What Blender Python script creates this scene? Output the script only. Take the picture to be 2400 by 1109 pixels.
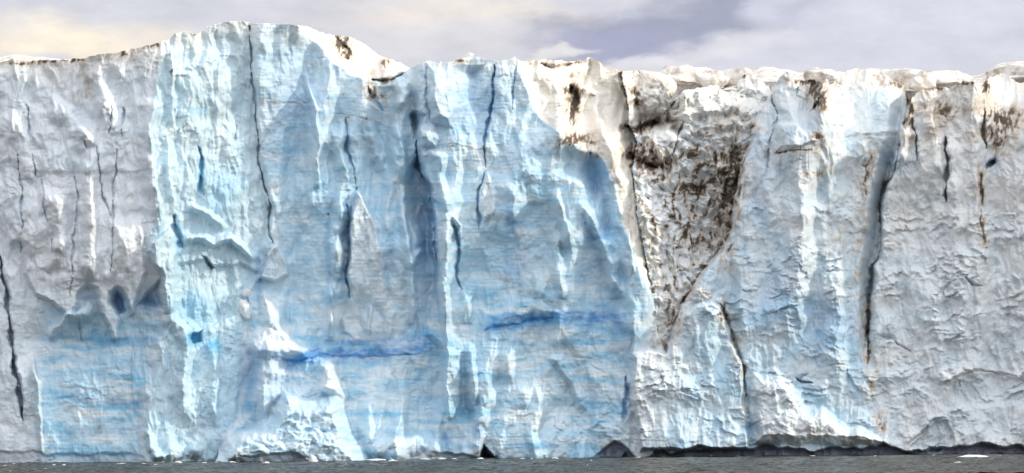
import bpy, math, random
import numpy as np

# ------------------------------------------------------------------ scene, camera, sky, sun
for o in list(bpy.data.objects): bpy.data.objects.remove(o)
scene = bpy.context.scene
R = math.radians
DIST, FPX, CAMZ, HOR, ROLL = 250.0, 6250.0, 4.0, 976.0, math.atan(0.0092)
cam_d = bpy.data.cameras.new('camera'); cam = bpy.data.objects.new('camera', cam_d)
scene.collection.objects.link(cam); scene.camera = cam
cam_d.sensor_width = 36; cam_d.lens = 36*FPX/2400
cam_d.shift_y = (HOR-554.5)/2400
cam_d.clip_start = 1; cam_d.clip_end = 20000
cam.location = (0, -DIST, CAMZ)
import mathutils
cam.rotation_euler = (mathutils.Matrix.Rotation(ROLL, 4, 'Y') @ mathutils.Matrix.Rotation(R(90), 4, 'X')).to_euler()

SUN_EL, SUN_AZ = 25.0, 103.0          # azimuth measured from +Y (away from the camera) towards +X
sd = bpy.data.lights.new('sun', 'SUN'); sd.energy = 2.05; sd.angle = R(2.5); sd.color = (1.0, 0.88, 0.69)
sun = bpy.data.objects.new('sun', sd); scene.collection.objects.link(sun)
Ld = mathutils.Vector((math.sin(R(SUN_AZ))*math.cos(R(SUN_EL)), math.cos(R(SUN_AZ))*math.cos(R(SUN_EL)), math.sin(R(SUN_EL))))
sun.rotation_euler = Ld.to_track_quat('Z', 'Y').to_euler()
scene.view_settings.view_transform = 'Standard'; scene.view_settings.look = 'None'
scene.view_settings.exposure = 0.14; scene.view_settings.gamma = 1.0

def px_dir(u, v):
    a = u-1200.0; b = HOR-v
    c, s = math.cos(ROLL), math.sin(ROLL)
    return a*c+b*s, -a*s+b*c
def world_pt(u, v, d):
    x, z = px_dir(u, v); k = (DIST+d)/FPX
    return x*k, d, CAMZ+z*k

def build_world():
    w = bpy.data.worlds.new('World'); scene.world = w; w.use_nodes = True
    nt = w.node_tree; nt.nodes.clear(); N = nt.nodes.new; L = nt.links.new
    out = N('ShaderNodeOutputWorld')
    def math_(op, a, b=None, c=None):
        n = N('ShaderNodeMath'); n.operation = op
        for i, x in enumerate((a, b, c)):
            if x is None: continue
            if isinstance(x, (int, float)): n.inputs[i].default_value = x
            else: L(x, n.inputs[i])
        return n.outputs[0]
    sky = N('ShaderNodeTexSky'); sky.sky_type = 'NISHITA'; sky.sun_disc = False
    sky.sun_elevation = R(SUN_EL); sky.sun_rotation = R(SUN_AZ)
    bs = N('ShaderNodeBackground'); bs.inputs[1].default_value = 0.12; L(sky.outputs[0], bs.inputs[0])
    tc = N('ShaderNodeTexCoord'); sp = N('ShaderNodeSeparateXYZ'); L(tc.outputs['Generated'], sp.inputs[0])
    y = math_('MAXIMUM', sp.outputs[1], 0.05)
    a = math_('DIVIDE', sp.outputs[0], y); e = math_('DIVIDE', sp.outputs[2], y)
    cb = N('ShaderNodeCombineXYZ'); L(a, cb.inputs[0]); L(math_('MULTIPLY', e, 2.2), cb.inputs[1])
    def noise(scale, detail=6, rough=.55, src=None):
        n = N('ShaderNodeTexNoise'); n.inputs['Scale'].default_value = scale; n.inputs['Detail'].default_value = detail
        n.inputs['Roughness'].default_value = rough; L(src or cb.outputs[0], n.inputs['Vector']); return n.outputs['Fac']
    n1 = noise(14); n2 = noise(55, 7, .6); n3 = noise(5, 4)
    nx = math_('ADD', math_('MULTIPLY', math_('SUBTRACT', n1, .5), .06), math_('MULTIPLY', math_('SUBTRACT', n2, .5), .012))
    nx2 = math_('MULTIPLY', math_('SUBTRACT', noise(17), .5), .035)
    def blob(u, v, ru, rv, tilt=0.0, soft=.6):
        # an ellipse of cloud at a compass bearing and elevation
        cx = (u-1200)/FPX; cz = (HOR-v)/FPX; ru /= FPX; rv /= FPX
        dx = math_('SUBTRACT', math_('ADD', a, nx), cx); dz = math_('SUBTRACT', math_('ADD', e, nx2), cz)
        dz = math_('ADD', dz, math_('MULTIPLY', dx, -tilt))
        q = math_('SQRT', math_('ADD', math_('POWER', math_('ABSOLUTE', math_('DIVIDE', dx, ru)), 2.0), math_('POWER', math_('ABSOLUTE', math_('DIVIDE', dz, rv)), 2.0)))
        m = N('ShaderNodeMapRange'); m.interpolation_type = 'SMOOTHERSTEP'
        m.inputs['From Min'].default_value = 1+soft; m.inputs['From Max'].default_value = 1-soft*1.1
        L(q, m.inputs['Value']); return m.outputs[0]
    def mix(f, c1, c2):
        n = N('ShaderNodeMix'); n.data_type = 'RGBA'
        if isinstance(f, float): n.inputs[0].default_value = f
        else: L(f, n.inputs[0])
        for i, c in ((6, c1), (7, c2)):
            if isinstance(c, tuple): n.inputs[i].default_value = (*c, 1)
            else: L(c, n.inputs[i])
        return n.outputs[2]
    mr = N('ShaderNodeMapRange'); L(n3, mr.inputs['Value']); mr.inputs['From Min'].default_value = .35; mr.inputs['From Max'].default_value = .65
    col = mix(mr.outputs[0], (.51, .505, .55), (.58, .565, .575))
    greyw = mix(math_('MULTIPLY', n1, .5), (.50, .50, .58), (.62, .60, .60))
    col = mix(.5, col, greyw)
    def add(b, c, s=1.0):
        nonlocal col
        col = mix(math_('MULTIPLY', b, s), col, c)
    add(blob(2050, 60, 600, 130, soft=.9), (.56, .56, .66), .6)          # even lilac right part
    add(blob(1110, 42, 330, 34, -.03, .8), (.73, .65, .58), .8)           # faint cream streak
    add(blob(960, 100, 420, 30, 0, .8), (.62, .59, .60), .5)
    add(blob(150, 92, 250, 50, -.05, .8), (.84, .73, .57), math_('ADD', math_('MULTIPLY', n2, 1.3), .2))           # cream cumulus on the left
    add(blob(90, 150, 300, 25, 0, .8), (.56, .54, .61), .6)
    add(blob(1570, 66, 300, 74, .12, .55), (.28, .29, .38), 1.0)           # dark lilac cloud
    add(blob(1460, 108, 200, 48, .1, .55), (.31, .31, .43), .9)
    add(blob(1300, 128, 80, 12, .1, .7), (.78, .74, .68), .6)             # lighter puffs by the ice edge
    add(blob(1500, 158, 140, 20, .1, .8), (.68, .65, .66), .6)
    add(blob(1740, 110, 160, 30, .16, .8), (.66, .64, .67), .7)
    add(blob(1800, 25, 60, 40, 0, .8), (.60, .60, .68), .6)
    fine = math_('ADD', math_('MULTIPLY', noise(38, 8, .62), .55), .98)
    vm = N('ShaderNodeVectorMath'); vm.operation = 'SCALE'; L(col, vm.inputs[0]); L(fine, vm.inputs['Scale']); col = vm.outputs[0]
    # unseen bright cloud added to light the ice, behind the camera, high and sunward
    dp = N('ShaderNodeVectorMath'); dp.operation = 'DOT_PRODUCT'; L(tc.outputs['Generated'], dp.inputs[0]); dp.inputs[1].default_value = (.42, -.42, .80)
    mb = N('ShaderNodeMapRange'); mb.interpolation_type = 'SMOOTHSTEP'; L(dp.outputs['Value'], mb.inputs['Value']); mb.inputs['From Min'].default_value = .20; mb.inputs['From Max'].default_value = .95
    nb = noise(2.2, 5, .5, tc.outputs['Generated'])
    bc = mix(nb, (1.58, 1.64, 1.70), (2.22, 2.22, 2.18))
    col = mix(mb.outputs[0], col, bc)
    bg = N('ShaderNodeBackground'); L(col, bg.inputs[0]); bg.inputs[1].default_value = 1.0
    # thin gaps in the cloud let a little of the blue sky through
    ad = N('ShaderNodeMixShader'); ad.inputs[0].default_value = 0.12
    L(bg.outputs[0], ad.inputs[1]); L(bs.outputs[0], ad.inputs[2]); L(ad.outputs[0], out.inputs[0])
build_world()

# ------------------------------------------------------------------ numpy noise
def _h(ix, iy, seed):
    h = (ix.astype(np.int64)*374761393 + iy.astype(np.int64)*668265263 + seed*1274126177) & 0xffffffff
    h = ((h ^ (h >> 13))*1274126177) & 0xffffffff
    h = ((h ^ (h >> 15))*2246822519) & 0xffffffff
    return ((h ^ (h >> 16)) & 0xffffff)/float(0x1000000)
def perlin(x, y, seed=0):
    ix = np.floor(x); iy = np.floor(y); fx = x-ix; fy = y-iy
    ux = fx*fx*fx*(fx*(fx*6-15)+10); uy = fy*fy*fy*(fy*(fy*6-15)+10)
    def g(a, b):
        t = _h(ix+a, iy+b, seed)*2*np.pi
        return np.cos(t)*(fx-a)+np.sin(t)*(fy-b)
    n0 = g(0, 0)*(1-ux)+g(1, 0)*ux; n1 = g(0, 1)*(1-ux)+g(1, 1)*ux
    return 1.5*(n0*(1-uy)+n1*uy)
def fbm(x, y, seed=0, oct=4, gain=.5):
    s = 0; a = 1; t = 0
    for i in range(oct):
        s = s + a*perlin(x*2**i, y*2**i, seed+i*17); t += a; a *= gain
    return s/t
def ridged(x, y, seed=0, oct=4, gain=.5):
    s = 0; a = 1; t = 0
    for i in range(oct):
        s = s + a*(1-np.abs(perlin(x*2**i, y*2**i, seed+i*31))*2.2); t += a; a *= gain
    return s/t
def tri(x, y, seed=0):
    # value noise on a jittered triangular lattice: continuous flat facets
    s = (x+y)*0.3660254; xs = x+s; ys = y+s
    ix = np.floor(xs); iy = np.floor(ys); fx = xs-ix; fy = ys-iy
    low = fx > fy
    h00 = _h(ix, iy, seed); h11 = _h(ix+1, iy+1, seed)
    hm = np.where(low, _h(ix+1, iy, seed), _h(ix, iy+1, seed))
    a = np.where(low, fx, fy); b = np.where(low, fy, fx)
    return (h00*(1-a)+hm*(a-b)+h11*b)*2-1
def tfbm(x, y, seed=0, oct=3, gain=.5):
    s = 0; a = 1; t = 0
    for i in range(oct):
        k = 1.9**i
        s = s + a*tri(x*k+.37*i, y*k-.61*i, seed+i*13); t += a; a *= gain
    return s/t
def lumps(x, y, seed=0):
    # rounded boulders: one minus distance to nearest cell point
    ix = np.floor(x); iy = np.floor(y); best = np.full(x.shape, 9.0)
    for a in (-1, 0, 1):
        for b in (-1, 0, 1):
            px = ix+a+_h(ix+a, iy+b, seed); py = iy+b+_h(ix+a, iy+b, seed+5)
            best = np.minimum(best, (px-x)**2+(py-y)**2)
    return np.sqrt(np.maximum(0, 1.1-best))
def sstep(a, b, x):
    t = np.clip((x-a)/(b-a), 0, 1); return t*t*(3-2*t)

# ------------------------------------------------------------------ the ice front as a relief over (u, v); 25 units of u or v are one metre
STEP = 1.8
M = 0.04
SKY = [(-200,150),(0,145),(30,140),(60,143),(100,141),(150,141),(200,135),(232,127),(270,124),(300,116),(330,112),(350,106),(372,101),(385,96),
       (398,92),(408,80),(430,74),(445,74),(452,81),(466,79),(478,70),(485,62),(500,60),(515,56),(530,51),(560,50),(583,53),(590,55),(640,56),(680,57),(700,59),
       (720,63),(745,72),(765,80),(790,84),(815,86),(840,95),(860,106),(875,120),(890,131),(905,134),(925,143),(940,148),(955,157),(965,159),
       (980,152),(1000,143),(1020,143),(1040,146),(1060,145),(1075,137),(1090,137),(1105,131),(1115,128),(1130,137),(1150,143),(1165,145),(1180,141),
       (1195,138),(1207,135),(1217,142),(1240,143),(1265,141),(1300,139),(1330,143),(1352,145),(1365,142),(1380,135),(1390,139),(1405,150),
       (1425,158),(1440,163),(1480,168),(1510,172),(1540,184),(1560,205),(1580,232),(1592,222),(1605,209),(1630,203),(1660,203),(1685,205),(1700,215),
       (1712,207),(1725,205),(1732,188),(1745,177),(1760,172),(1775,178),(1795,195),(1811,203),(1818,190),(1828,176),(1840,165),(1848,164),
       (1855,175),(1862,184),(1872,182),(1885,182),(1915,186),(1930,190),(1938,180),(1946,200),(1958,192),(1972,186),(1984,172),(1998,164),(2015,162),(2030,165),
       (2048,168),(2070,173),(2090,184),(2108,196),(2120,204),(2127,228),(2134,236),(2142,232),(2152,222),(2160,213),(2175,214),(2190,206),(2215,200),
       (2240,197),(2262,193),(2290,196),(2300,203),(2305,196),(2315,184),(2335,178),(2355,170),(2370,178),(2382,190),(2400,192),(2430,196),(2470,200),(2490,190),(2560,196),(2700,190)]
def top_v(u):
    s = np.array(SKY, float); t = np.interp(u, s[:, 0], s[:, 1])
    return t + 2.2*fbm(u/11., u*0+3.3, 77, 3) + (1.2+3.4*(u > 1220))*tri(u/15., u*0+.4, 5) + 6*(u > 1440)*tri(u/37., u*0+.2, 9) + 1.3*tri(u/5., u*0+.7, 6)
def water_v(u): return 1087-0.0092*u

us = np.arange(-160, 2681, STEP)
nr = int(1040/STEP)+1
tt = np.linspace(0, 1, nr)
U0, Tt = np.meshgrid(us, tt)
TOPV = top_v(us)
V0 = TOPV[None, :]+(water_v(us)+9-TOPV)[None, :]*Tt
shp = U0.shape
u_ = U0.ravel(); v_ = V0.ravel()
# slight wobble so that outlines are never ruler-straight
UW = u_ + 8*fbm(u_/60, v_/60, 1, 3) + 2.6*fbm(u_/18, v_/18, 3, 3)
VW = v_ + 8*fbm(u_/60, v_/60, 2, 3) + 2.6*fbm(u_/18, v_/18, 4, 3)
UW2 = u_ + 3*fbm(u_/30, v_/30, 11, 3); VW2 = v_+3*fbm(u_/30, v_/30, 12, 3)

ROWS = [50, 200, 350, 500, 650, 800, 950, 1090]
def C8(x): return [x]*8
LINES = [
 (C8(-180), C8(5.0)),
 ([-20,-20,-20,-10,8,28,55,82], [3.6,3.6,3.4,3.2,3.2,3.2,2.8,1.8]),
 ([60,60,60,50,45,70,92,105], [3.0,2.8,2.6,2.4,2.4,3.2,2.5,1.6]),
 ([190,195,190,180,180,200,220,220], [2.0,1.6,1.0,.6,.8,2.5,1.6,1.0]),
 ([240,232,225,222,225,240,260,260], [.4,.2,-.1,-.2,.1,2.0,1.4,.8]),
 ([320,310,305,310,325,330,320,320], [.6,.3,-.3,-.2,.2,1.9,1.2,.4]),
 ([386,370,347,362,378,388,348,345], [.2,-.6,-1.2,-1.2,-.8,.2,-.5,-.9]),
 ([420,412,410,414,418,425,425,425], [1.3,.6,.4,.5,1.1,1.0,.5,.0]),
 ([500,500,495,500,500,500,490,480], [2.7,2.3,2.1,2.1,2.4,2.3,1.8,1.1]),
 ([570,560,572,590,570,563,555,520], [3.8,3.7,3.8,3.9,4.0,3.6,2.9,1.8]),
 ([584,592,604,634,602,576,566,550], [4.4,4.6,4.7,5.0,5.0,4.4,3.8,2.0]),
 ([594,601,613,644,618,592,582,566], [3.9,4.0,3.9,3.9,4.2,4.0,3.8,2.0]),
 ([700,690,700,700,695,690,690,690], [3.6,4.3,4.3,4.2,4.0,3.4,3.0,2.0]),
 (C8(780), [5.0,4.5,4.2,4.0,3.8,3.4,3.0,2.0]),
 (C8(860), [6,4.9,4.6,4.4,3.8,3.2,3.0,2.0]),
 ([940,935,930,935,940,940,940,940], [7,5.0,4.6,4.4,3.8,3.0,2.7,1.6]),
 ([960,965,975,1002,1018,1038,1038,1040], [8,5.2,5.8,7.6,6.0,3.2,2.8,1.6]),
 ([972,977,990,1020,1030,1046,1046,1048], [5.5,3.6,2.6,2.2,2.0,1.4,1.1,1.0]),
 ([1090,1090,1085,1085,1090,1097,1097,1110], [4.8,4.0,3.4,3.2,3.7,3.3,3.0,2.2]),
 (C8(1150), [5.0,4.2,3.6,3.5,3.6,3.1,2.7,1.7]),
 (C8(1215), [4.6,3.9,3.4,3.5,3.6,3.0,2.4,1.4]),
 (C8(1300), [4.6,4.0,3.0,2.6,2.4,2.4,2.0,1.2]),
 (C8(1380), [4.8,4.2,3.2,3.4,3.8,3.4,2.8,1.4]),
 ([1445,1445,1450,1455,1460,1462,1466,1470], [4.6,4.3,3.4,2.6,2.8,3.0,2.6,1.4]),
 ([1500,1500,1500,1500,1500,1480,1480,1480], [9,8.5,5.0,1.6,1.2,2.0,2.4,2.2]),
 (C8(1600), [4.6,3.8,4.2,4.0,3.4,2.8,2.2,1.6]),
 ([1740,1740,1730,1715,1710,1720,1740,1745], [6.4,5.6,4.0,3.2,3.2,3.2,2.6,1.9]),
 ([1840,1835,1810,1790,1790,1790,1800,1800], [6.2,4.9,2.6,2.0,2.3,2.5,2.0,1.3]),
 ([1935,1925,1902,1890,1930,1960,1980,1990], [5.0,3.0,.6,.2,1.2,1.9,1.5,1.1]),
 ([1992,1985,1975,1958,1975,2000,2015,2020], [6,4.6,3.6,3.0,2.6,2.4,1.8,1.3]),
 ([2110,2095,2066,2030,2014,2015,2040,2050], [7,5.0,3.6,3.2,3.0,2.6,1.9,1.3]),
 ([2128,2122,2098,2060,2040,2030,2068,2090], [10,9.5,8.6,7.6,5.6,4.0,2.2,1.3]),
 ([2140,2134,2108,2070,2050,2044,2082,2104], [5,3.8,3.0,3.0,3.0,3.0,2.4,1.7]),
 (C8(2215), [4,2.4,1.7,1.6,1.6,1.7,1.3,.9]),
 (C8(2290), [4.4,1.2,.4,.6,.7,.9,.6,.4]),
 (C8(2330), [8,5.6,4.2,2.6,2.2,1.8,1.4,1.0]),
 (C8(2400), [6,5,2.0,1.2,1.0,1.0,.6,.4]),
 (C8(2462), C8(1.0)),
 (C8(2485), C8(-2.5)),
 (C8(2760), C8(-2.5)),
]
def macro(u, v):
    Us = [np.interp(v, ROWS, l[0]) for l in LINES]; Ds = [np.interp(v, ROWS, l[1]) for l in LINES]
    d = Ds[0].copy()
    for k in range(len(LINES)-1):
        f = np.clip((u-Us[k])/np.maximum(Us[k+1]-Us[k], 1), 0, 1)
        d = np.where(u >= Us[k], Ds[k]*(1-f)+Ds[k+1]*f, d)
    return d
D = macro(UW, VW)
# soften the creases a little
def blur(a, n, ax):
    k = np.ones(n)/n; pad = [(0, 0), (0, 0)]; pad[ax] = (n//2, n//2)
    b = np.pad(a, pad, mode='edge'); c = np.cumsum(b, axis=ax)
    z = np.zeros_like(np.take(c, [0], axis=ax)); c = np.concatenate([z, c], axis=ax)
    m = a.shape[ax]
    return (np.take(c, range(n, n+m), axis=ax)-np.take(c, range(0, m), axis=ax))/n
kb = max(3, int(8/STEP)//2*2+1)
D = blur(blur(D.reshape(shp), kb, 1), kb, 0).ravel()

def sub(pts, mar):
    p = np.array(pts, float)
    return np.nonzero((UW > p[:, 0].min()-mar) & (UW < p[:, 0].max()+mar) & (VW > p[:, 1].min()-mar) & (VW < p[:, 1].max()+mar))[0]
def pdist(pts, x, y, ws=None):
    """distance to a polyline, signed by side, plus position 0..1 along it and an interpolated width"""
    p = np.array(pts, float); best = np.full(x.shape, 1e9); sg = np.ones(x.shape); tp = np.zeros(x.shape); n = len(p)-1
    for i in range(n):
        ax, ay = p[i][:2]; bx, by = p[i+1][:2]; dx, dy = bx-ax, by-ay; l2 = dx*dx+dy*dy+1e-9
        t = np.clip(((x-ax)*dx+(y-ay)*dy)/l2, 0, 1)
        q = np.hypot(x-ax-t*dx, y-ay-t*dy); m = q < best
        best = np.where(m, q, best); sg = np.where(m, np.sign((x-ax)*dy-(y-ay)*dx), sg); tp = np.where(m, (i+t)/n, tp)
    return best, sg, tp
def inside(poly, x, y):
    p = np.array(poly, float); r = np.zeros(x.shape, bool); j = len(p)-1
    for i in range(len(p)):
        xi, yi = p[i]; xj, yj = p[j]
        c = ((yi > y) != (yj > y)) & (x < (xj-xi)*(y-yi)/(yj-yi+1e-12)+xi)
        r ^= c; j = i
    return r
RS, RF = 1.9, 1.35
CR = np.zeros(u_.shape)
def crack(pts, w, dep, taper=True):
    ix = sub(pts, w+4)
    b, s, t = pdist(pts, UW[ix], VW[ix])
    w = w*1.5
    ww = w*(np.sqrt(np.clip(1-(2*t-1)**2, 0.02, 1)) if taper else 1)
    ww = ww*(1+.45*perlin(VW[ix]/13., UW[ix]*0+w, 9))
    ww = ww*np.clip(.75+1.1*perlin(VW[ix]/30., UW[ix]/30., int(pts[0][0])), .12, 1.4)
    D[ix] += .68*dep*np.clip(1.15*(1-b/np.maximum(ww, .5)), 0, 1)**1.3
    CR[ix] = np.maximum(CR[ix], np.clip(1-b/np.maximum(ww, .5), 0, 1))
    # one lip stands proud of the other
    iy = sub(pts, w+46); b, s, t = pdist(pts, UW[iy], VW[iy])
    D[iy] -= np.where(s > 0, .34, .06)*min(dep, 1.8)*np.clip(1-b/44, 0, 1)*np.clip(b/ (w*.6), 0, 1)*np.clip(6*np.minimum(t, 1-t), 0, 1)
def rib(pts, wl, wr, h, taper=.5):
    """a raised rib: wl wide on its left, wr wide on its right (lines run downwards)"""
    wr = wr*1.5; ix = sub(pts, max(wl, wr)+4)
    b, s, t = pdist(pts, UW[ix], VW[ix])
    w = np.where(s < 0, wr, wl)
    tp = np.clip(np.minimum(t, 1-t)/max(taper, .01)*2, 0, 1)**.6
    x = np.clip(1-b/w, 0, 1)
    D[ix] -= RS*h*tp*x*x*(3-2*x)*(1+.35*perlin(VW[ix]/38., UW[ix]/60., 8))
def flake(poly, h, soft=6, tiltu=0., tiltv=0.):
    ix = sub(poly, 2); ins = inside(poly, UW[ix], VW[ix]); ix = ix[ins]
    b, s, t = pdist(list(poly)+[poly[0]], UW[ix], VW[ix])
    p = np.array(poly); cu, cv = p.mean(0)
    D[ix] -= RF*np.clip(b/soft, 0, 1)*(h+(UW[ix]-cu)*tiltu*M+(VW[ix]-cv)*tiltv*M)
def bevel(poly, edge, m, cap=400, p=1.0):
    ix = sub(poly, 2); ix = ix[inside(poly, UW[ix], VW[ix])]
    b, s, t = pdist(edge, UW[ix], VW[ix])
    D[ix] += m*M*cap*(np.clip(b/cap, 0, 1))**p

# --- the tall lit slope right of the highest point
bevel([(688,40),(700,60),(722,82),(770,135),(815,172),(850,187),(905,191),(940,178),(962,158),(975,20),(688,20)],
      [(690,58),(722,82),(770,135),(815,172),(850,187),(905,191)], 2.2, 120)
crack([(780,80),(800,105),(812,118),(805,132),(820,138)], 11, 1.2)
rib([(890,130),(900,155),(918,175)], 5, 22, .9)
rib([(925,143),(938,160),(945,170)], 5, 14, .7)
crack([(868,186),(905,190),(945,176)], 7, 2.0)
# --- the lit shoulder above the blue face right of the middle
BEV = [(1207,138),(1225,190),(1245,250),(1275,285),(1310,312),(1335,338),(1380,352),(1410,372),(1430,410),(1445,450),(1456,520),(1470,560),(1500,640),(1520,690)]
bevel([(1207,100)]+BEV+[(1535,690),(1505,560),(1492,480),(1484,400),(1490,330),(1474,290),(1450,100)], BEV, .95, 150, .85)
crack([(1338,205),(1345,230),(1336,262),(1340,300)], 24, 2.6)
crack([(1265,150),(1290,160),(1345,148)], 6, .8)
rib([(1383,133),(1372,165),(1360,200),(1382,215),(1365,235),(1362,262)], 8, 15, .7)
rib([(1400,240),(1410,300),(1440,370),(1450,430)], 10, 26, .9)
# overhang lip under the shoulder: the blue hollow below
flake([(1330,345),(1395,358),(1425,395),(1440,450),(1440,540),(1420,560),(1405,520),(1390,470),(1360,430),(1320,420),(1290,400)], -1.5, 26)
# --- the dirty gully
GR = [(1812,205),(1800,235),(1785,262),(1762,320),(1742,390),(1722,470),(1714,540),(1680,600),(1640,655),(1606,700),(1578,756),(1564,826)]
GULLY = [(1440,140),(1476,290),(1488,330),(1482,400),(1490,480),(1503,560),(1520,640),(1530,700),(1540,780)]+GR[::-1]+[(1812,140)]
ix = sub(GULLY, 2); ix = ix[inside(GULLY, UW[ix], VW[ix])]
bR, _, _ = pdist(GR, UW[ix], VW[ix]); bL, _, _ = pdist([(1440,140),(1476,290),(1488,330),(1482,400),(1490,480),(1503,560),(1520,640),(1540,780)], UW[ix], VW[ix])
dep = np.interp(VW[ix], [150,255,330,440,550,700,830], [.8,.8,2.2,5.4,5.6,3.6,1.6])
D[ix] += dep*np.clip(bR/5, 0, 1)*(1-.25*np.clip(bR/160, 0, 1))*np.clip((bL-np.interp(VW[ix],[150,360,430,650,760],[0,5,42,30,5]))/100, 0, 1)**.7
D[ix] += 4.2*sstep(350, 270, VW[ix])*np.clip(bL/26, 0, 1)*np.clip(1.5-bL/90, 0, 1)
D[ix] += 1.5*M*np.clip(292-VW[ix], 0, 100)*sstep(1560, 1600, UW[ix])*sstep(1830, 1790, UW[ix])
gm = np.zeros(u_.shape); gm[ix] = np.clip(bR/3, 0, 1)
# white seracs standing at the head of the gully
flake([(1556,285),(1588,262),(1592,215),(1602,206),(1690,198),(1712,225),(1712,262),(1690,278),(1660,275),(1615,280)], 1.3, 14, -.35, -.3)
flake([(1684,245),(1700,230),(1726,216),(1768,230),(1786,255),(1770,285),(1735,290),(1700,268)], 1.3, 26, -.3, -.2)
flake([(1728,215),(1735,182),(1762,170),(1800,195),(1812,215),(1792,240),(1762,228)], .9, 18, -.6, .0)
flake([(1495,300),(1530,290),(1575,288),(1600,330),(1575,360),(1550,385),(1520,345),(1500,320)], 2.0, 16, .2, .2)
flake([(1440,185),(1470,175),(1530,190),(1560,215),(1580,240),(1545,265),(1540,285),(1500,298),(1475,290)], 1.3, 30, -.5, -.2)
crack([(1465,298),(1495,304),(1540,280),(1580,240)], 9, 2.2)
crack([(1488,195),(1484,225),(1492,245)], 9, 1.2)
crack([(1604,282),(1592,310),(1582,345),(1570,385)], 4, 1.8)
crack([(1478,330),(1480,360),(1492,380),(1540,392)], 12, 1.8)
# --- crack down the right edge of the gully and round the dome below it
crack(GR[3:], 6, 2.2, False)
DOME = [(1566,822),(1580,790),(1598,738),(1630,712),(1665,706),(1690,712),(1704,740),(1716,790),(1740,850),(1748,930),(1760,1060),(1500,1060),(1478,930),(1480,830),(1520,812)]
flake(DOME, 1.7, 10, 0, .02)
crack([(1690,710),(1706,750),(1718,800),(1742,860),(1750,930)], 7, 1.2)
# --- the front of the crevasse line between the blue wall and the next tower (macro lines) plus the big cracks
crack([(0,600),(8,650),(18,700),(26,790),(36,850),(46,900),(54,985)], 6, 2.6)
crack([(30,840),(38,880),(44,930),(54,985)], 6, 3)
crack([(584,60),(590,150),(598,235),(604,300),(606,370),(618,430),(632,480),(634,545),(640,575)], 3, 1.3, False)
crack([(975,330),(985,400),(1005,440),(1014,490),(1020,560),(1022,615)], 8, 3.0)
crack([(1062,525),(1074,560),(1076,610),(1070,650),(1082,680)], 5, 1.1)
crack([(1158,150),(1155,215),(1148,270),(1136,330),(1136,390)], 5, 1.6)
crack([(1137,400),(1124,455),(1120,520),(1122,560)], 4, 1.0)
crack([(1158,150),(1160,180)], 4, .8)
crack([(822,480),(815,560),(812,640),(820,690)], 5, .8)
crack([(812,480),(818,540),(816,600),(812,650),(820,700)], 5, 1.0)
crack([(1215,140),(1204,200),(1200,260)], 3, .6)
crack([(2132,215),(2122,260),(2122,300)], 7, 3)
crack([(2108,330),(2100,395),(2076,440),(2062,490),(2062,540),(2060,590),(2044,650),(2036,700),(2034,780),(2036,830)], 8, 3.2)
crack([(2216,320),(2220,400),(2217,472)], 5, 3)
crack([(2138,275),(2146,330),(2150,385)], 4, 1.3)
crack([(2306,255),(2303,320),(2312,350)], 6, 2.6)
flake([(2306,392),(2318,376),(2332,370),(2336,380),(2324,396),(2312,400)], -1.8, 6)
crack([(2300,405),(2300,470),(2296,520),(2308,570)], 6, 1.0)
crack([(1802,200),(1810,240),(1822,270)], 5, 1.4)
crack([(1822,275),(1806,330),(1794,400)], 5, .8)
crack([(1872,205),(1868,228)], 4, 1.0)
crack([(1884,185),(1915,200),(1922,235),(1900,262)], 9, 1.6)
crack([(1815,360),(1850,352),(1900,350)], 3, .6)
flake([(1820,290),(1866,285),(1900,300),(1915,330),(1880,345),(1820,352)], .5, 8)
# left wall slits and folds
for c in ([(62,247),(68,285),(70,322)], [(76,350),(78,390),(82,415)], [(42,350),(50,440),(52,520),(50,600)], [(262,250),(258,318)],
          [(290,250),(287,320)], [(272,345),(266,420),(262,490),(266,560),(264,640)], [(174,410),(180,450),(182,500),(172,560),(170,630),(166,700)],
          [(228,340),(236,430),(258,510)], [(95,420),(108,500),(116,520)], [(120,560),(124,590)], [(196,330),(204,350)]):
    crack(c, 3.2, .8)
rib([(215,140),(228,200),(252,250),(262,300)], 30, 30, .45)
rib([(110,230),(160,262),(195,310),(215,345)], 22, 36, .6)
rib([(214,345),(212,440),(213,560),(215,660)], 22, 26, .9)
rib([(100,430),(135,480),(150,560),(110,640)], 26, 26, .7)
rib([(20,260),(60,330),(64,420)], 26, 36, .5)
rib([(150,300),(146,420),(150,540),(160,640)], 28, 40, .4)
rib([(300,330),(305,450),(300,560),(306,640)], 28, 36, .35)
flake([(165,240),(205,175),(225,200),(250,240),(262,330),(225,345),(190,300),(168,262)], -.55, 26)
# the wall's lower edge hangs in folds over a recessed blue face
CURT = [(55,560),(52,640),(80,690),(120,710),(150,748),(165,742),(184,720),(190,690),(205,672),(222,680),(232,735),(248,765),(272,808),(282,790),(285,740),(262,712),(262,690),(276,678),(292,700),(306,742),(318,735),(325,690),(345,640),(340,560),(330,400),(70,400)]
flake(CURT, 1.1, 9, 0, .12)
flake([(262,712),(264,690),(276,678),(290,700),(296,730),(280,735)], -1.4, 10)
flake([(322,716),(348,680),(376,650),(384,726)], -1.3, 10)
rib([(112,790),(150,745),(180,735),(215,705)], 12, 26, .8)
crack([(185,745),(190,800)], 4, .5)
rib([(74,830),(90,900),(96,1000),(97,1060)], 6, 10, .8)
rib([(313,790),(314,900),(318,970)], 3, 5, .3)
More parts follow.
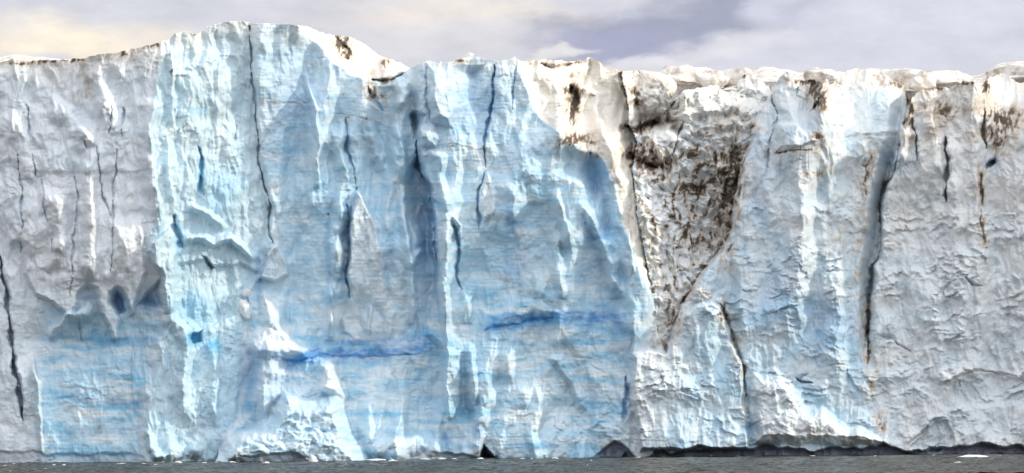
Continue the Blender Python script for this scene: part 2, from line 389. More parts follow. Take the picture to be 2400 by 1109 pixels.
# the lit tower: edge flutes, the slot, the broken ledge
rib([(362,235),(350,300),(358,380),(372,470),(388,540)], 6, 22, .9)
rib([(400,110),(408,180),(404,250),(410,320)], 6, 12, .6)
rib([(395,350),(400,420),(408,500)], 6, 10, .5)
crack([(468,345),(472,395),(470,430),(478,455)], 8, .9)
crack([(408,500),(416,545),(430,580)], 12, 1.3)
crack([(404,165),(404,178)], 4, 1); crack([(407,255),(407,275)], 4, 1)
flake([(345,590),(352,565),(400,530),(424,590),(412,612),(412,730),(384,735),(376,650),(352,612)], 1.3, 9, 0, 0)
flake([(452,610),(480,606),(508,622),(560,610),(605,640),(590,670),(560,690),(556,740),(470,780),(420,720),(414,620)], -.55, 8)
flake([(470,598),(486,602),(508,630),(498,638),(484,620)], -.9, 5)
rib([(430,560),(470,552),(500,570),(540,560),(600,610)], 14, 9, .8, .2)
rib([(440,480),(490,505),(530,540)], 12, 12, .6)
flake([(437,786),(452,776),(474,772),(476,800),(452,806)], -1.0, 6)
crack([(545,345),(548,320),(556,290)], 4, .5)
rib([(388,735),(430,770),(440,820),(430,900),(440,1000)], 20, 20, .8)
rib([(500,800),(505,900),(500,1000)], 14, 18, .7)
flake([(338,1010),(352,1005),(372,1045),(398,1062),(392,1078),(356,1082),(340,1050)], 1.0, 12)
# the blue wall
crack([(600,236),(640,240),(725,240),(728,250)], 1.5, .12)
crack([(760,262),(800,268),(870,280),(900,296),(930,303)], 1.5, .15)
rib([(716,170),(738,240),(746,300),(746,380),(748,440)], 7, 11, .9)
rib([(765,250),(770,330),(768,440),(774,560)], 6, 8, .2)
rib([(800,290),(796,350),(808,400),(812,450)], 16, 20, 1.1)
rib([(800,430),(800,500),(793,560),(788,640)], 18, 20, 1.3)
rib([(772,665),(776,720),(780,800)], 8, 16, 1.0)
flake([(768,560),(800,552),(806,600),(804,655),(790,664),(772,640)], .7, 10)
crack([(812,270),(812,340),(838,450)], 5, .8)
rib([(858,230),(868,310),(888,350),(898,400)], 14, 18, .7)
rib([(925,290),(940,330),(946,380),(952,430)], 12, 14, .7)
rib([(944,430),(950,520),(962,600),(970,700),(968,760)], 10, 14, .9)
rib([(960,625),(975,600),(998,585)], 12, 8, .8)
flake([(982,300),(1000,288),(1022,292),(1030,320),(1025,345),(990,345),(980,320)], 1.5, 18)
flake([(940,430),(965,380),(982,360),(1000,430),(1014,485),(1021,560),(1021,612),(1000,620),(975,560),(955,500)], -1.4, 22)
flake([(960,270),(975,258),(1000,272),(985,300),(968,330)], -1.5, 8)
rib([(1000,350),(1030,370),(1036,450),(1052,520)], 20, 18, .9)
rib([(1040,500),(1052,540),(1048,600),(1046,680),(1054,760)], 12, 18, 1.3)
rib([(1060,500),(1080,530),(1082,560)], 4, 8, .7)
flake([(1000,720),(1020,660),(1040,645),(1052,660),(1060,730),(1064,800),(1045,830),(1000,790)], .9, 14)
flake([(1045,812),(1080,818),(1082,950),(1060,985),(1042,980)], .9, 6, -.5, 0)
rib([(1104,800),(1110,900),(1105,960)], 12, 16, .9)
rib([(1082,680),(1095,700),(1100,760)], 10, 24, .9)
flake([(995,145),(1070,150),(1140,150),(1100,250),(1060,300),(1010,290),(1000,240)], .7, 22, -.6, .2)
crack([(998,160),(998,240),(1010,285)], 4, .6)
crack([(985,340),(1060,338),(1130,352),(1140,355)], 1.5, .12)
crack([(860,200),(870,230),(900,260)], 8, .8)
rib([(930,185),(950,220),(940,260)], 12, 16, .7)
flake([(1140,398),(1150,402),(1164,455),(1160,500),(1130,520),(1122,500),(1126,450)], .5, 8)
rib([(1180,420),(1210,470),(1196,520)], 24, 24, .5)
rib([(1260,300),(1250,400),(1262,480)], 26, 26, .6)
rib([(1302,440),(1318,500),(1334,540),(1340,580)], 10, 22, 1.2)
rib([(1360,470),(1400,540),(1440,590)], 16, 14, .9)
rib([(1400,560),(1432,620),(1446,700)], 20, 16, 1.3)
rib([(1300,520),(1310,620),(1320,700)], 14, 18, .8)
rib([(1474,540),(1478,600),(1486,640)], 6, 10, .8)
flake([(1150,740),(1200,690),(1260,700),(1330,740),(1240,748),(1160,775)], .4, 20)
# thin ledge undercut along the deep blue bands
crack([(1128,778),(1180,764),(1240,752),(1300,746)], 5, .3)
crack([(580,838),(640,838),(700,845),(770,834),(850,838),(940,832),(1030,822)], 4, .25)
flake([(1280,840),(1320,830),(1350,870),(1366,920),(1380,960),(1350,960),(1330,900)], .6, 12)
crack([(1466,880),(1470,930),(1462,990)], 8, 1.0)
for c, w, h in (([(860,930),(862,1000),(868,1040)], 18, .7), ([(920,1000),(925,1050)], 16, .6), ([(1230,900),(1225,960)], 22, .4), ([(1190,820),(1200,900)], 22, .4), ([(1270,640),(1265,700)], 18, .4)):
    rib(c, w, w, h)
# bumps along the foot of the blue wall
for c, r, h in (((905,1052),26,1.),((935,1060),20,.8),((975,1045),28,.9),((1015,1050),24,1.),((870,1050),30,1.),((455,1058),22,1.),((410,1060),24,.8)):
    b = np.hypot(UW-c[0], VW-c[1]); D -= h*np.clip(1-(b/r)**2, 0, 1)
# sea cave
CAVE = [(1118,1080),(1122,1058),(1134,1038),(1146,1055),(1164,1078),(1164,1100),(1116,1100)]
flake([(1085,1100),(1100,1060),(1118,1020),(1112,995),(1128,985),(1152,1000),(1155,1030),(1172,1070),(1172,1100)], -.7, 26)
flake(CAVE, -3.5, 12)
flake([(1404,1075),(1420,1052),(1436,1034),(1450,1028),(1466,1036),(1478,1060),(1482,1090),(1400,1090)], -.25, 20)
flake([(1452,1072),(1458,1060),(1466,1054),(1474,1064),(1478,1090),(1452,1090)], -.8, 6)
# right wall: fracture arcs and shallow benches
crack([(2100,695),(2115,705),(2130,820)], 2, .2)
for c in ([(2060,782),(2090,790),(2110,810),(2140,822)], [(2214,895),(2250,885),(2285,870),(2320,868),(2360,882),(2400,880)], [(2262,650),(2280,668),(2305,670)],
          [(1890,880),(1870,890),(1905,900)], [(1862,883),(1880,895),(1905,900)], [(2130,1040),(2160,1015),(2190,985),(2220,980)]):
    crack(c, 5, .7)
flake([(2212,900),(2250,884),(2285,870),(2320,868),(2360,882),(2440,880),(2440,940),(2300,960),(2230,940)], -.5, 12)
flake([(2130,1050),(2160,1014),(2192,984),(2222,984),(2240,1030),(2200,1060)], -.7, 8)
flake([(2010,330),(2036,328),(2046,350),(2040,380),(2018,392),(2006,370)], .8, 12)
# top bevels of the right hand towers
bevel([(1975,320),(1985,100),(2124,100),(2124,290),(2095,320)], [(1900,322),(2200,300)], .9, 200)
bevel([(2306,150),(2310,290),(2460,300),(2460,150)], [(2200,300),(2500,300)], 1.0, 200)
rib([(2140,300),(2118,320),(2112,350),(2122,385)], 20, 26, .9)
rib([(2180,250),(2200,320),(2205,420)], 12, 26, .4)
# small fallen mound at the foot of the tower right of the gully
MND = [(1762,870),(1800,872),(1840,880),(1880,925),(1895,955),(1930,950),(1990,1000),(2080,1020),(2085,1045),(1760,1045),(1750,960)]
ix = sub(MND, 2); ix = ix[inside(MND, UW[ix], VW[ix])]
b, _, _ = pdist(MND+[MND[0]], UW[ix], VW[ix]); s = np.clip(b/26, 0, 1)
D[ix] -= s*(.7+.8*lumps(UW[ix]/34, VW[ix]/30, 5)+.5*lumps(UW[ix]/13, VW[ix]/13, 6))
mnd = np.zeros(u_.shape); mnd[ix] = s
# the big rubble heap
RUB = [(505,1100),(510,1052),(528,1026),(560,1005),(590,995),(612,985),(632,960),(655,935),(668,918),(700,930),(740,935),(770,925),(792,932),(808,950),(818,972),(832,1015),(850,1048),(868,1076),(872,1100)]
ix = sub(RUB, 2); ix = ix[inside(RUB, UW[ix], VW[ix])]
b, _, _ = pdist(RUB[1:-1], UW[ix], VW[ix]); s = sstep(0, 1, b/40)**.6
x, y = UW[ix], VW[ix]
xw = x+8*fbm(x/25, y/25, 41, 2); yw = y+8*fbm(x/25, y/25, 42, 2)
ru = 1.15*lumps(xw/46, yw/40, 21)+.60*lumps(xw/21, yw/19, 22)+.25*lumps(xw/10, yw/9, 23)+.35*tfbm(xw/22, yw/20, 24, 3, .6)
tilt = np.clip((y-920)/160, 0, 1)
D[ix] -= s*(1.2+4.4*tilt+ru*1.9*np.clip(1.25-(y-1020)/90, .5, 1)+np.clip((760-x)/500, 0, .5))
rub = np.zeros(u_.shape); rub[ix] = s
# right flank of the heap falls away towards the sun
# broken ice climbing from the heap up the wall
FAN = [(556,1010),(572,930),(586,860),(566,800),(590,745),(606,700),(624,668),(650,712),(676,760),(708,800),(760,826),(790,850),(806,900),(824,970),(836,1010),(700,1010)]
ix = sub(FAN, 2); ix = ix[inside(FAN, UW[ix], VW[ix])]
b, _, _ = pdist(FAN[:-1], UW[ix], VW[ix]); s = sstep(0, 1, b/30)*sstep(1010, 915, VW[ix]); x, y = UW[ix], VW[ix]
D[ix] -= s*(.35+1.5*np.clip((y-690)/260, 0, 1)+.75*lumps(x/44+.3*fbm(x/40, y/40, 25, 2), y/60, 26)+.4*lumps(x/20, y/24, 27)+.5*tfbm(x/26, y/34, 28, 3, .6))
fan = np.zeros(u_.shape); fan[ix] = s
# spires and broken flakes that belong to the heap's back wall
SP1 = [(605,760),(608,690),(616,676),(628,676),(650,710),(668,745),(690,790),(720,805),(768,832),(740,838),(690,842),(655,850),(600,842),(575,820),(572,790)]
flake(SP1, .9, 24, -.05, .12)
flake([(600,1000),(598,900),(604,860),(640,838),(662,824),(672,850),(674,930),(650,960),(625,1000)], 1.1, 24, -.1, .1)
flake([(740,915),(756,870),(764,838),(778,828),(790,850),(800,880),(816,920),(818,975),(790,940)], 1.2, 18, -.2, .1)
flake([(620,625),(626,595),(640,578),(652,572),(662,590),(668,592),(676,620),(676,650),(650,660),(612,655),(600,662)], .9, 6)
flake([(836,450),(845,450),(860,465),(874,500),(888,545),(900,600),(905,660),(912,700),(940,740),(970,780),(900,805),(830,800),(800,780),(798,745),(815,720),(822,680),(814,640),(816,560),(822,500)], 1.0, 7, -.05, -.14)
rib([(868,715),(866,760),(864,785)], 3, 6, .35)
# waterline undercut
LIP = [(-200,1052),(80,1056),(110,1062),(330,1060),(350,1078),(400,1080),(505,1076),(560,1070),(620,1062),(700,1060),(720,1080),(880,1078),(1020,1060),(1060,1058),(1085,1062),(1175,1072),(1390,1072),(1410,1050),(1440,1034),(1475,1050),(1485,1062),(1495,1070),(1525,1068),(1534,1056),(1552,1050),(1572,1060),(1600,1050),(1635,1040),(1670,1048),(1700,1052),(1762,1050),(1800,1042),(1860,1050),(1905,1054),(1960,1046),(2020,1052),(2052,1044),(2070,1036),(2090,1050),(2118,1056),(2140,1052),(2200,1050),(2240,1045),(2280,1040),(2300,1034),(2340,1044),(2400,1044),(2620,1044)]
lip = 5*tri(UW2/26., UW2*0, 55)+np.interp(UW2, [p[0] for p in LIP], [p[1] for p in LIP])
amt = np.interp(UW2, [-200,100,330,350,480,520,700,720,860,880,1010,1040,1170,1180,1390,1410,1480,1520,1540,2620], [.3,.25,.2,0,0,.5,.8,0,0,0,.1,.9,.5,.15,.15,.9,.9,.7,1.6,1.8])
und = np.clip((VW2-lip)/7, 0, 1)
D += und*amt*1.1
# foot stones under the right hand overhang
ft = und*np.clip(amt-.8, 0, 1)
D -= ft*(.9*np.maximum(0, tfbm(u_/46, v_/60, 91, 2))+.3)*np.clip((v_-lip)/16, 0, 1)

# ------------------------------------------------------------------ region masks for roughness and colour
def band(v, u, pts, w):
    c = np.interp(u, [p[0] for p in pts], [p[1] for p in pts]); e = np.clip(np.minimum(u-pts[0][0], pts[-1][0]-u)/30, 0, 1)
    return np.exp(-((v-c)/w)**2)*e
def spot(cu, cv, ru, rv, p=1.5): return np.exp(-(((UW-cu)/ru)**2+((VW-cv)/rv)**2)**p)
uC = np.interp(v_, [50,235,300,390,500,565,590,610,655,730,780,855,930,1020,1090], [392,357,345,355,367,350,340,360,380,390,395,360,350,335,350])
uD = np.interp(v_, [50,100,200,280,380,440,480,580,600,650,680,760,850,980,1030,1090], [584,586,592,601,607,620,632,640,618,600,582,570,573,560,520,512])
uE2 = np.interp(v_, [50,270,330,430,500,600,650,700,980,1030,1090], [962,965,980,1005,1018,1024,1040,1046,1046,1100,1135])
uG = np.interp(v_, [50,165,290,330,400,480,560,640,700,780,880,950,1000,1090], [1440,1440,1474,1490,1484,1490,1503,1520,1530,1520,1468,1470,1465,1480])
uK = np.interp(v_, [50,215,290,330,400,440,490,540,590,640,700,780,830,930,1000,1090], [2130,2130,2118,2108,2096,2076,2061,2062,2058,2045,2036,2033,2036,2060,2086,2100])
wE = sstep(-10, 25, u_-uD)*sstep(20, -20, u_-uG)           # the blue wall
wC = sstep(-4, 6, u_-uC)*sstep(4, -10, u_-uD)              # the lit tower
wR = sstep(-10, 30, u_-uG)                                   # everything right of the blue wall
topz = np.clip(1-(v_-np.interp(u_, [p[0] for p in SKY], [p[1] for p in SKY]))/60., 0, 1)

# --- relief noise: broken facets, vertical flutes, thin horizontal layers, small chips
fx = UW2+14*fbm(u_/45, v_/70, 51, 2); fy = VW2+14*fbm(u_/45, v_/70, 52, 2)
calm = 1-.45*sstep(620, 760, v_)*(u_ < 340)-.25*wC
lowR = 1-.35*wR*sstep(420, 560, v_)
D += calm*wE*2.5*(1-.5*rub)*tfbm(fx/64+VW2/700, fy/330, 160, 2, .4)
D += (.20*(1-.5*wC)*(.4+.6*np.clip(.55+1.6*fbm(UW/85, VW/75, 69, 3), .08, 1.5))+.35*gm)*(1-.7*rub)*tfbm(fx/20, fy/34, 162, 3, .6)
calm *= 1-.93*rub
D += calm*lowR*(1.4*tfbm(fx/120, fy/190, 61, 3)+(.7-.25*wE)*tfbm(fx/46, fy/80, 64, 3))
D += (.42+.22*wC-.16*wE)*fbm(fx/20, fy/110, 66, 4)*calm
pat = np.clip(.55+1.6*fbm(UW/85, VW/75, 68, 3), .08, 1.5)
D += .15*pat*fbm(u_/9, v_/12, 67, 3)*(.7-.3*(u_ < 340)+.6*gm+.9*wC*sstep(560, 640, v_))*(1-.75*rub)
D += .055*ridged(u_/60+fbm(u_/80, v_/80, 70, 2), VW2/9, 71, 3)*(wE*.8+.4*(u_ < 345)*sstep(640, 720, v_)+.2)
D += .9*gm*(ridged(fx/34, fy/34, 72, 4)-.4)+gm*.5*tfbm(fx/18, fy/18, 73, 3)+gm*1.5*tfbm(fx/90, fy/110, 79, 2)
def sawp(s): return np.where(s < .84, s/.84, (1-s)/.16)
def ledges(ang, lam, wob, seed):
    a = math.radians(ang); p = (VW*math.cos(a)+UW*math.sin(a))/lam+wob*fbm(UW/150, VW/95, seed, 5, .58)
    m = np.clip(3.0*fbm(UW/120, VW/95, seed+1, 3)-.25, 0, 1)
    return m*sawp(p-np.floor(p))*lam/50
lw = (wR*(1-gm)*(.3+.7*sstep(430, 600, v_))+.22*(u_ < uC)+.45*wE*sstep(760, 900, v_)+.25*wC)*(1-rub)
D -= lw*.42*(ledges(12, 62, 2.6, 171)+ledges(-38, 48, 2.2, 181)+ledges(48, 74, 2.4, 191)+.8*ledges(4, 27, 2.0, 201)+.7*ledges(-70, 34, 1.6, 211))
D += calm*wR*(1-gm)*2.2*sstep(1000, 700, v_)*tfbm(fx/70, fy/420, 220, 2, .45)
D += .05*wR*(1-gm)*tfbm(fx/9, fy/11, 221, 2)
D += wR*(1-gm)*.08*pat*fbm(fx/14, fy/10, 76, 3)
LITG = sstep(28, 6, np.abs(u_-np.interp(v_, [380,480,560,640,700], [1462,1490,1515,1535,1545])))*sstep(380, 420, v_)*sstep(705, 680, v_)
D += LITG*-.9*(lumps(fx/12, fy/20, 74)-.6)
Dg = D.reshape(shp)

# ------------------------------------------------------------------ colour of the ice itself: R blue density, G grit, B wet gloss, A deep clear ice
blue = .16+.10*fbm(UW/90, VW/60, 81, 3)
lay = fbm(UW/170+.3*fbm(UW/90, VW/50, 83, 2), VW/30+.6*fbm(u_/70, v_/40, 84, 3), 82, 4, .55)
lay = lay+.35*np.tanh(6*fbm(UW/120, VW/16, 182, 2))*np.clip(.5+1.5*fbm(UW/90, VW/70, 183, 2), 0, 1)
lay2 = fbm(UW/70, VW/11, 85, 2)
wB = sstep(640, 800, v_+20*fbm(u_/40, v_/60, 86, 2))*sstep(10, -25, UW2-uC)*sstep(60, 130, UW)
blue += wE*(.21+.46*lay+.10*lay2+.22*fbm(UW/50, VW/70, 87, 4)) * (.55+.45*sstep(120, 420, v_))
blue += wB*(.34+.85*lay+.2*lay2)
blue += wE*sstep(560, 800, v_)*.35*lay
blue += wC*(.14+.18*fbm(UW/45, VW/70, 88, 3)+.10*sstep(400, 700, v_))
wF = wR*(1-gm)*sstep(30, -20, u_-uK)*sstep(1560, 1700, u_+.25*(v_-700))
blue += wF*(.14+.30*fbm(UW/60, VW/70, 89, 3)+.14*sstep(500, 800, v_))
blue += wR*(u_ > uK)*(-.02+.16*fbm(UW/80, VW/45, 90, 4)+.08*sstep(450, 700, v_))
blue += wR*(1-gm)*(u_ < 1760)*(.06+.14*fbm(UW/50, VW/50, 92, 3))
deep = np.zeros(u_.shape)
brk = np.clip(.95+1.0*fbm(UW/26, VW/9, 93, 4), 0, 1.3)
deep += .80*brk*band(VW, UW, [(1122,775),(1160,765),(1240,750),(1300,743),(1360,745),(1430,740),(1470,765)], 19)
deep += .45*brk*band(VW, UW, [(1122,745),(1200,738),(1330,755)], 8)
deep += .85*brk*band(VW, UW, [(668,848),(720,838),(775,828),(860,826),(940,822),(1035,806)], 17)
deep += .50*brk*band(VW, UW, [(566,830),(620,826),(690,840),(760,822)], 13)
deep += .45*brk*band(VW, UW, [(790,805),(860,802),(940,795),(1040,785)], 7)
deep += .25*band(VW, UW, [(570,870),(620,900),(690,900)], 30)
deep += .35*brk*band(VW, UW, [(70,795),(150,790),(220,798),(390,798)], 7)
deep += .22*brk*band(VW, UW, [(90,840),(200,850),(380,860)], 8)+.28*brk*band(VW, UW, [(90,1012),(180,1015),(340,1008)], 7)+.22*brk*band(VW, UW, [(110,940),(220,935),(350,950)], 9)
deep += .6*spot(278,706,15,24,1)+.6*spot(352,712,30,16,1)+.6*spot(206,698,18,7)
cyan = .95*spot(457,792,26,17,1)*np.clip(brk+.2, 0, 1)+.7*spot(505,815,20,28)*brk+.75*spot(471,400,6,50,2)+.35*spot(520,445,60,60)+.5*spot(418,560,12,45)+.4*spot(455,725,40,45)+.35*spot(460,262,30,12)
deep += .5*spot(1194,520,18,55)*brk+.4*spot(1210,620,40,45)*brk+.35*spot(1405,420,26,60)+.3*spot(1390,545,40,30)+.35*spot(1468,770,30,30)
deep += .38*spot(1005,560,22,100)+.35*spot(770,600,8,140)*(UW < 785)+.4*spot(608,640,14,60)+.3*spot(580,900,14,80)
deep += .45*spot(1120,1010,10,20)+.5*spot(1045,1028,14,16)+.3*spot(1260,1045,50,12)+.3*spot(960,1058,40,8)+.3*spot(1470,930,10,60)
deep += .30*spot(1945,765,70,70)*brk+.22*spot(1830,700,60,90)+.2*spot(1780,450,20,160)+.25*spot(2325,385,18,24)+.2*spot(2150,330,8,60)
deep += .15*spot(1060,300,40,30)+.25*spot(1120,240,60,70)+.22*spot(680,220,70,90)*brk
deep = np.clip(deep*(1-rub)*(1-.8*mnd), 0, 1)
blue = blue*(1-rub*.65)*(1-.35*fan)*(1-.5*mnd)+.20*rub+.10*fan
deep = np.clip(deep+.25*CR*(wE+.5*(u_ < uC)+.35*wF), 0, 1)
blue = np.where(topz > 0, blue*(1-.5*topz*(1-wE*.3)), blue)
pale = np.zeros(u_.shape)
# shoulder and slope facing the sky are weathered white
def polym(poly, soft=6):
    m = np.zeros(u_.shape); ix = sub(poly, 2); ix = ix[inside(poly, UW[ix], VW[ix])]
    b, _, _ = pdist(list(poly)+[poly[0]], UW[ix], VW[ix]); m[ix] = np.clip(b/soft, 0, 1); return m
wht = polym([(688,20),(690,58),(722,82),(770,135),(815,172),(850,187),(905,191),(940,178),(962,158),(975,20)])
wht2 = polym([(1207,60)]+BEV+[(1535,690),(1505,560),(1492,480),(1484,400),(1490,330),(1474,290),(1470,60)])
wht = np.maximum(wht, wht2)
blue *= (1-.95*wht); deep *= (1-wht); cyan *= (1-wht)
for pp, a in ((SP1, .8), ([(600,1000),(598,900),(604,860),(640,838),(662,824),(672,850),(674,930),(650,960),(625,1000)], .6), ([(836,450),(845,450),(860,465),(874,500),(888,545),(900,600),(905,660),(912,700),(940,740),(970,780),(900,805),(830,800),(800,780),(798,745),(815,720),(822,680),(814,640),(816,560),(822,500)], .85),
              ([(740,915),(756,870),(764,838),(778,828),(790,850),(800,880),(816,920),(818,975),(790,940)], .8), ([(1140,398),(1150,402),(1164,455),(1160,500),(1130,520),(1122,500),(1126,450)], .8), ([(620,625),(626,595),(640,578),(652,572),(662,590),(668,592),(676,620),(676,650),(650,660),(612,655),(600,662)], .7), (CURT, .6)):
    pale = np.maximum(pale, a*polym(pp, 5))
blue *= 1-.6*pale
# grit, denser towards the gully's right edge; the mask also darkens gashes and cracks
nd = .6*fbm(fx/15, fy/15, 101, 5, .62)+.55*fbm(fx/11+fy/60, fy/38, 104, 4, .6); nd2 = ridged(fx/22, fy/19, 102, 4, .6); nb = fbm(fx/60, fy/60, 103, 3)
dirt = gm*np.clip(.24+2.4*nd+.5*(nd2-.55)+.8*nb+.25*sstep(1560, 1720, u_)*sstep(660, 420, v_)-.25*sstep(1600, 1500, u_), 0, 1)*sstep(285, 400, v_+60*nb+30*nd)
dirt *= 1-.9*polym([(1497,305),(1530,292),(1640,290),(1625,330),(1590,380),(1570,388),(1530,350)], 20)
dirt += gm*sstep(300, 240, v_)*np.clip(-.40+1.3*nd+.6*nb, 0, .8)
dirt += gm*sstep(1590, 1560, u_)*sstep(320, 290, v_)*np.clip(.05+1.3*nd+.3*nb, 0, 1)
nd3 = fbm(fx/9+fy/40, fy/22, 105, 4, .62)
def gspot(cu, cv, ru, rv, a, n=1.2):
    q = spot(cu, cv, ru*1.25, rv*1.25, .8)*a
    return np.clip(q*(.55+1.9*nd3+1.1*nd)+q*q*.25, 0, 1)
for g in ((1343,245,13,44,1.3),(1340,213,20,8,1.2),(1345,330,45,16,1.0),(1380,360,50,16,.55),(1488,212,12,12,1.2),(1490,240,9,14,1.),(1490,300,26,10,1.3),(1545,285,30,12,.8),(1500,362,34,26,1.2),(1520,388,40,14,1.1),
          (1700,560,24,90,.5),(1720,400,26,90,.8),(1765,300,24,16,.5),(1700,300,34,12,.4),(1650,315,30,10,.5),(800,105,16,22,1.3),(818,130,12,12,1.),(905,187,12,5,1.4),(900,150,12,16,.6),(868,205,14,30,.7),(885,225,30,22,.5),(940,262,30,20,.2),
          (1900,190,34,8,1.2),(1918,215,20,22,1.1),(1925,245,18,16,1.1),(1900,350,30,6,.7),(1835,355,30,4,.8),(1915,320,14,14,.7),(2127,225,8,26,1.2),(2130,270,8,30,1.),(2100,196,30,8,.7),(2060,185,36,14,.4),(2310,205,10,14,1.),
          (2200,205,50,5,.9),(2260,196,50,4,.9),(2220,255,34,26,.5),(2250,240,60,30,.35),(2350,285,34,30,.9),(2335,320,26,30,.8),(2300,440,11,50,.7),(2300,520,9,60,.55),(2308,570,6,14,.8),(2365,275,20,16,.8),(2160,245,20,8,.5),
          (2038,380,16,40,.6),(2030,420,8,50,.8),(2025,520,8,50,.4),(2016,640,22,90,.4),(2030,760,14,80,.6),(2035,830,12,30,.7),(2042,890,20,50,.5),(2066,990,12,24,.7),(1965,560,20,50,.3),(1905,407,30,5,.9),(1940,400,10,6,.7),
          (1700,730,14,30,.8),(1722,800,14,50,.55),(1738,860,10,50,.45),(1550,790,40,40,.35),(1590,740,20,50,.5),(1640,690,30,20,.5),(1745,940,8,60,.4),(1630,890,50,60,.14),(1560,860,60,60,.08),
          (205,200,16,40,.35),(190,222,16,10,.5),(60,148,40,4,.8),(150,143,60,4,.9),(295,128,14,8,.6),(120,185,60,25,.16),(350,108,24,6,.7),(455,78,6,5,.8),(1290,150,50,6,.7),(1082,142,14,5,.9),(1352,147,12,6,.7),
          (640,240,50,2.5,.5),(840,276,60,3,.6),(1080,345,70,2.5,.5),(700,238,40,2.5,.5),(985,262,30,10,.3),(1225,605,30,40,.25),(840,262,10,18,.3),(765,502,4,3,1.5),(505,660,2,2,1)):
    dirt = np.maximum(dirt, gspot(*g))
dirt += topz**3*np.clip(.15+1.0*nd, 0, .5)*(u_ < 400)+ topz**3*np.clip(.0+1.0*nd, 0, .4)*wR
dirt += .10*wht*np.clip(nd*2, 0, 1)
grey = .07*(u_ < uC)*sstep(700, 560, v_)+.10*wR*sstep(700, 500, v_)+.16*(u_ > uK)*sstep(480, 250, v_)+.14*wE*sstep(330, 180, v_)*np.clip(.4+1.6*nb, 0, 1)
dirt = np.clip(dirt+grey*np.clip(.6+1.4*nb+.5*nd, 0, 1.6), 0, 1)
dirt *= (1-rub)*(1-und*(1-.0*u_))
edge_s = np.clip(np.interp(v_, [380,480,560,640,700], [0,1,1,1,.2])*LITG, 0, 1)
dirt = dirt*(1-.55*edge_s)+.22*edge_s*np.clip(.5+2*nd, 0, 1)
blue *= 1-.8*np.clip(dirt*1.2, 0, 1)
gloss = np.clip(wC*(.35+.9*fbm(UW/50, VW/80, 111, 3)+.5*sstep(560, 620, v_)*sstep(800, 740, v_))+spot(1350,590,60,110)*.9+spot(1085,770,40,60)*.9+spot(795,560,22,110)*.6+wE*.15, 0, 1)*(1-wht)
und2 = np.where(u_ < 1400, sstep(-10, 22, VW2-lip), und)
wet = und2*np.interp(u_, [-200,1180,1395,1410,1480,1520,2620], [.5,.42,.35,.95,.95,1,1])  # wet ice, with the shade under the lip painted in too
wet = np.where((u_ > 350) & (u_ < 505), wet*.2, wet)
wet = np.maximum(wet, polym([(1085,1100),(1100,1060),(1118,1024),(1134,1018),(1150,1022),(1172,1070),(1172,1100)], 24)*.5)  # shade of the sea cave painted into the colour around its mouth
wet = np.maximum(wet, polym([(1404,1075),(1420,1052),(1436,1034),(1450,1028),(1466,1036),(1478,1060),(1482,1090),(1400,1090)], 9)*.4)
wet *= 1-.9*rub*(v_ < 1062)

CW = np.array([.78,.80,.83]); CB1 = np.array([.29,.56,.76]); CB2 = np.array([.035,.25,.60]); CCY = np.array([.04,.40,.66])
CTOP = np.array([.84,.80,.74]); CD1 = np.array([.54,.42,.30]); CD2 = np.array([.10,.073,.055]); CWETSHADE = np.array([.20,.22,.30])
def lerp(a, b, t): t = np.clip(t, 0, 1)[:, None]; return a*(1-t)+b*t
base = np.tile(CW, (len(u_), 1))*(1+.05*nb[:, None])
base = lerp(base, np.array([.79,.79,.81]), (u_ < uC)*.6*sstep(760, 600, v_)+.0*(u_ > uK))
base = lerp(base, np.array([.84,.81,.785]), wR*.8)
base = lerp(base, np.array([.73,.82,.84]), wC*.8)
base = lerp(base, np.array([.69,.79,.85]), np.maximum(wE, wB)*.85*(1-.6*pale))
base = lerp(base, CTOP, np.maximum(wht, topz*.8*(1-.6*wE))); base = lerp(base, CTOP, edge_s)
base = lerp(base, CTOP, .8*gm*sstep(310, 270, v_)); base = lerp(base, CB1, blue*1.15); base = lerp(base, CB2, deep*.85); base = lerp(base, CCY, cyan*.9)
base = lerp(base, CD1, .62*sstep(.08, .45, dirt)); base = lerp(base, CD2, sstep(.40, .78, dirt)*.95)
base = lerp(base, CWETSHADE, wet*.92)
rough = np.clip(.64-.36*gloss-.1*blue+.25*dirt-.15*wet, .2, .95)

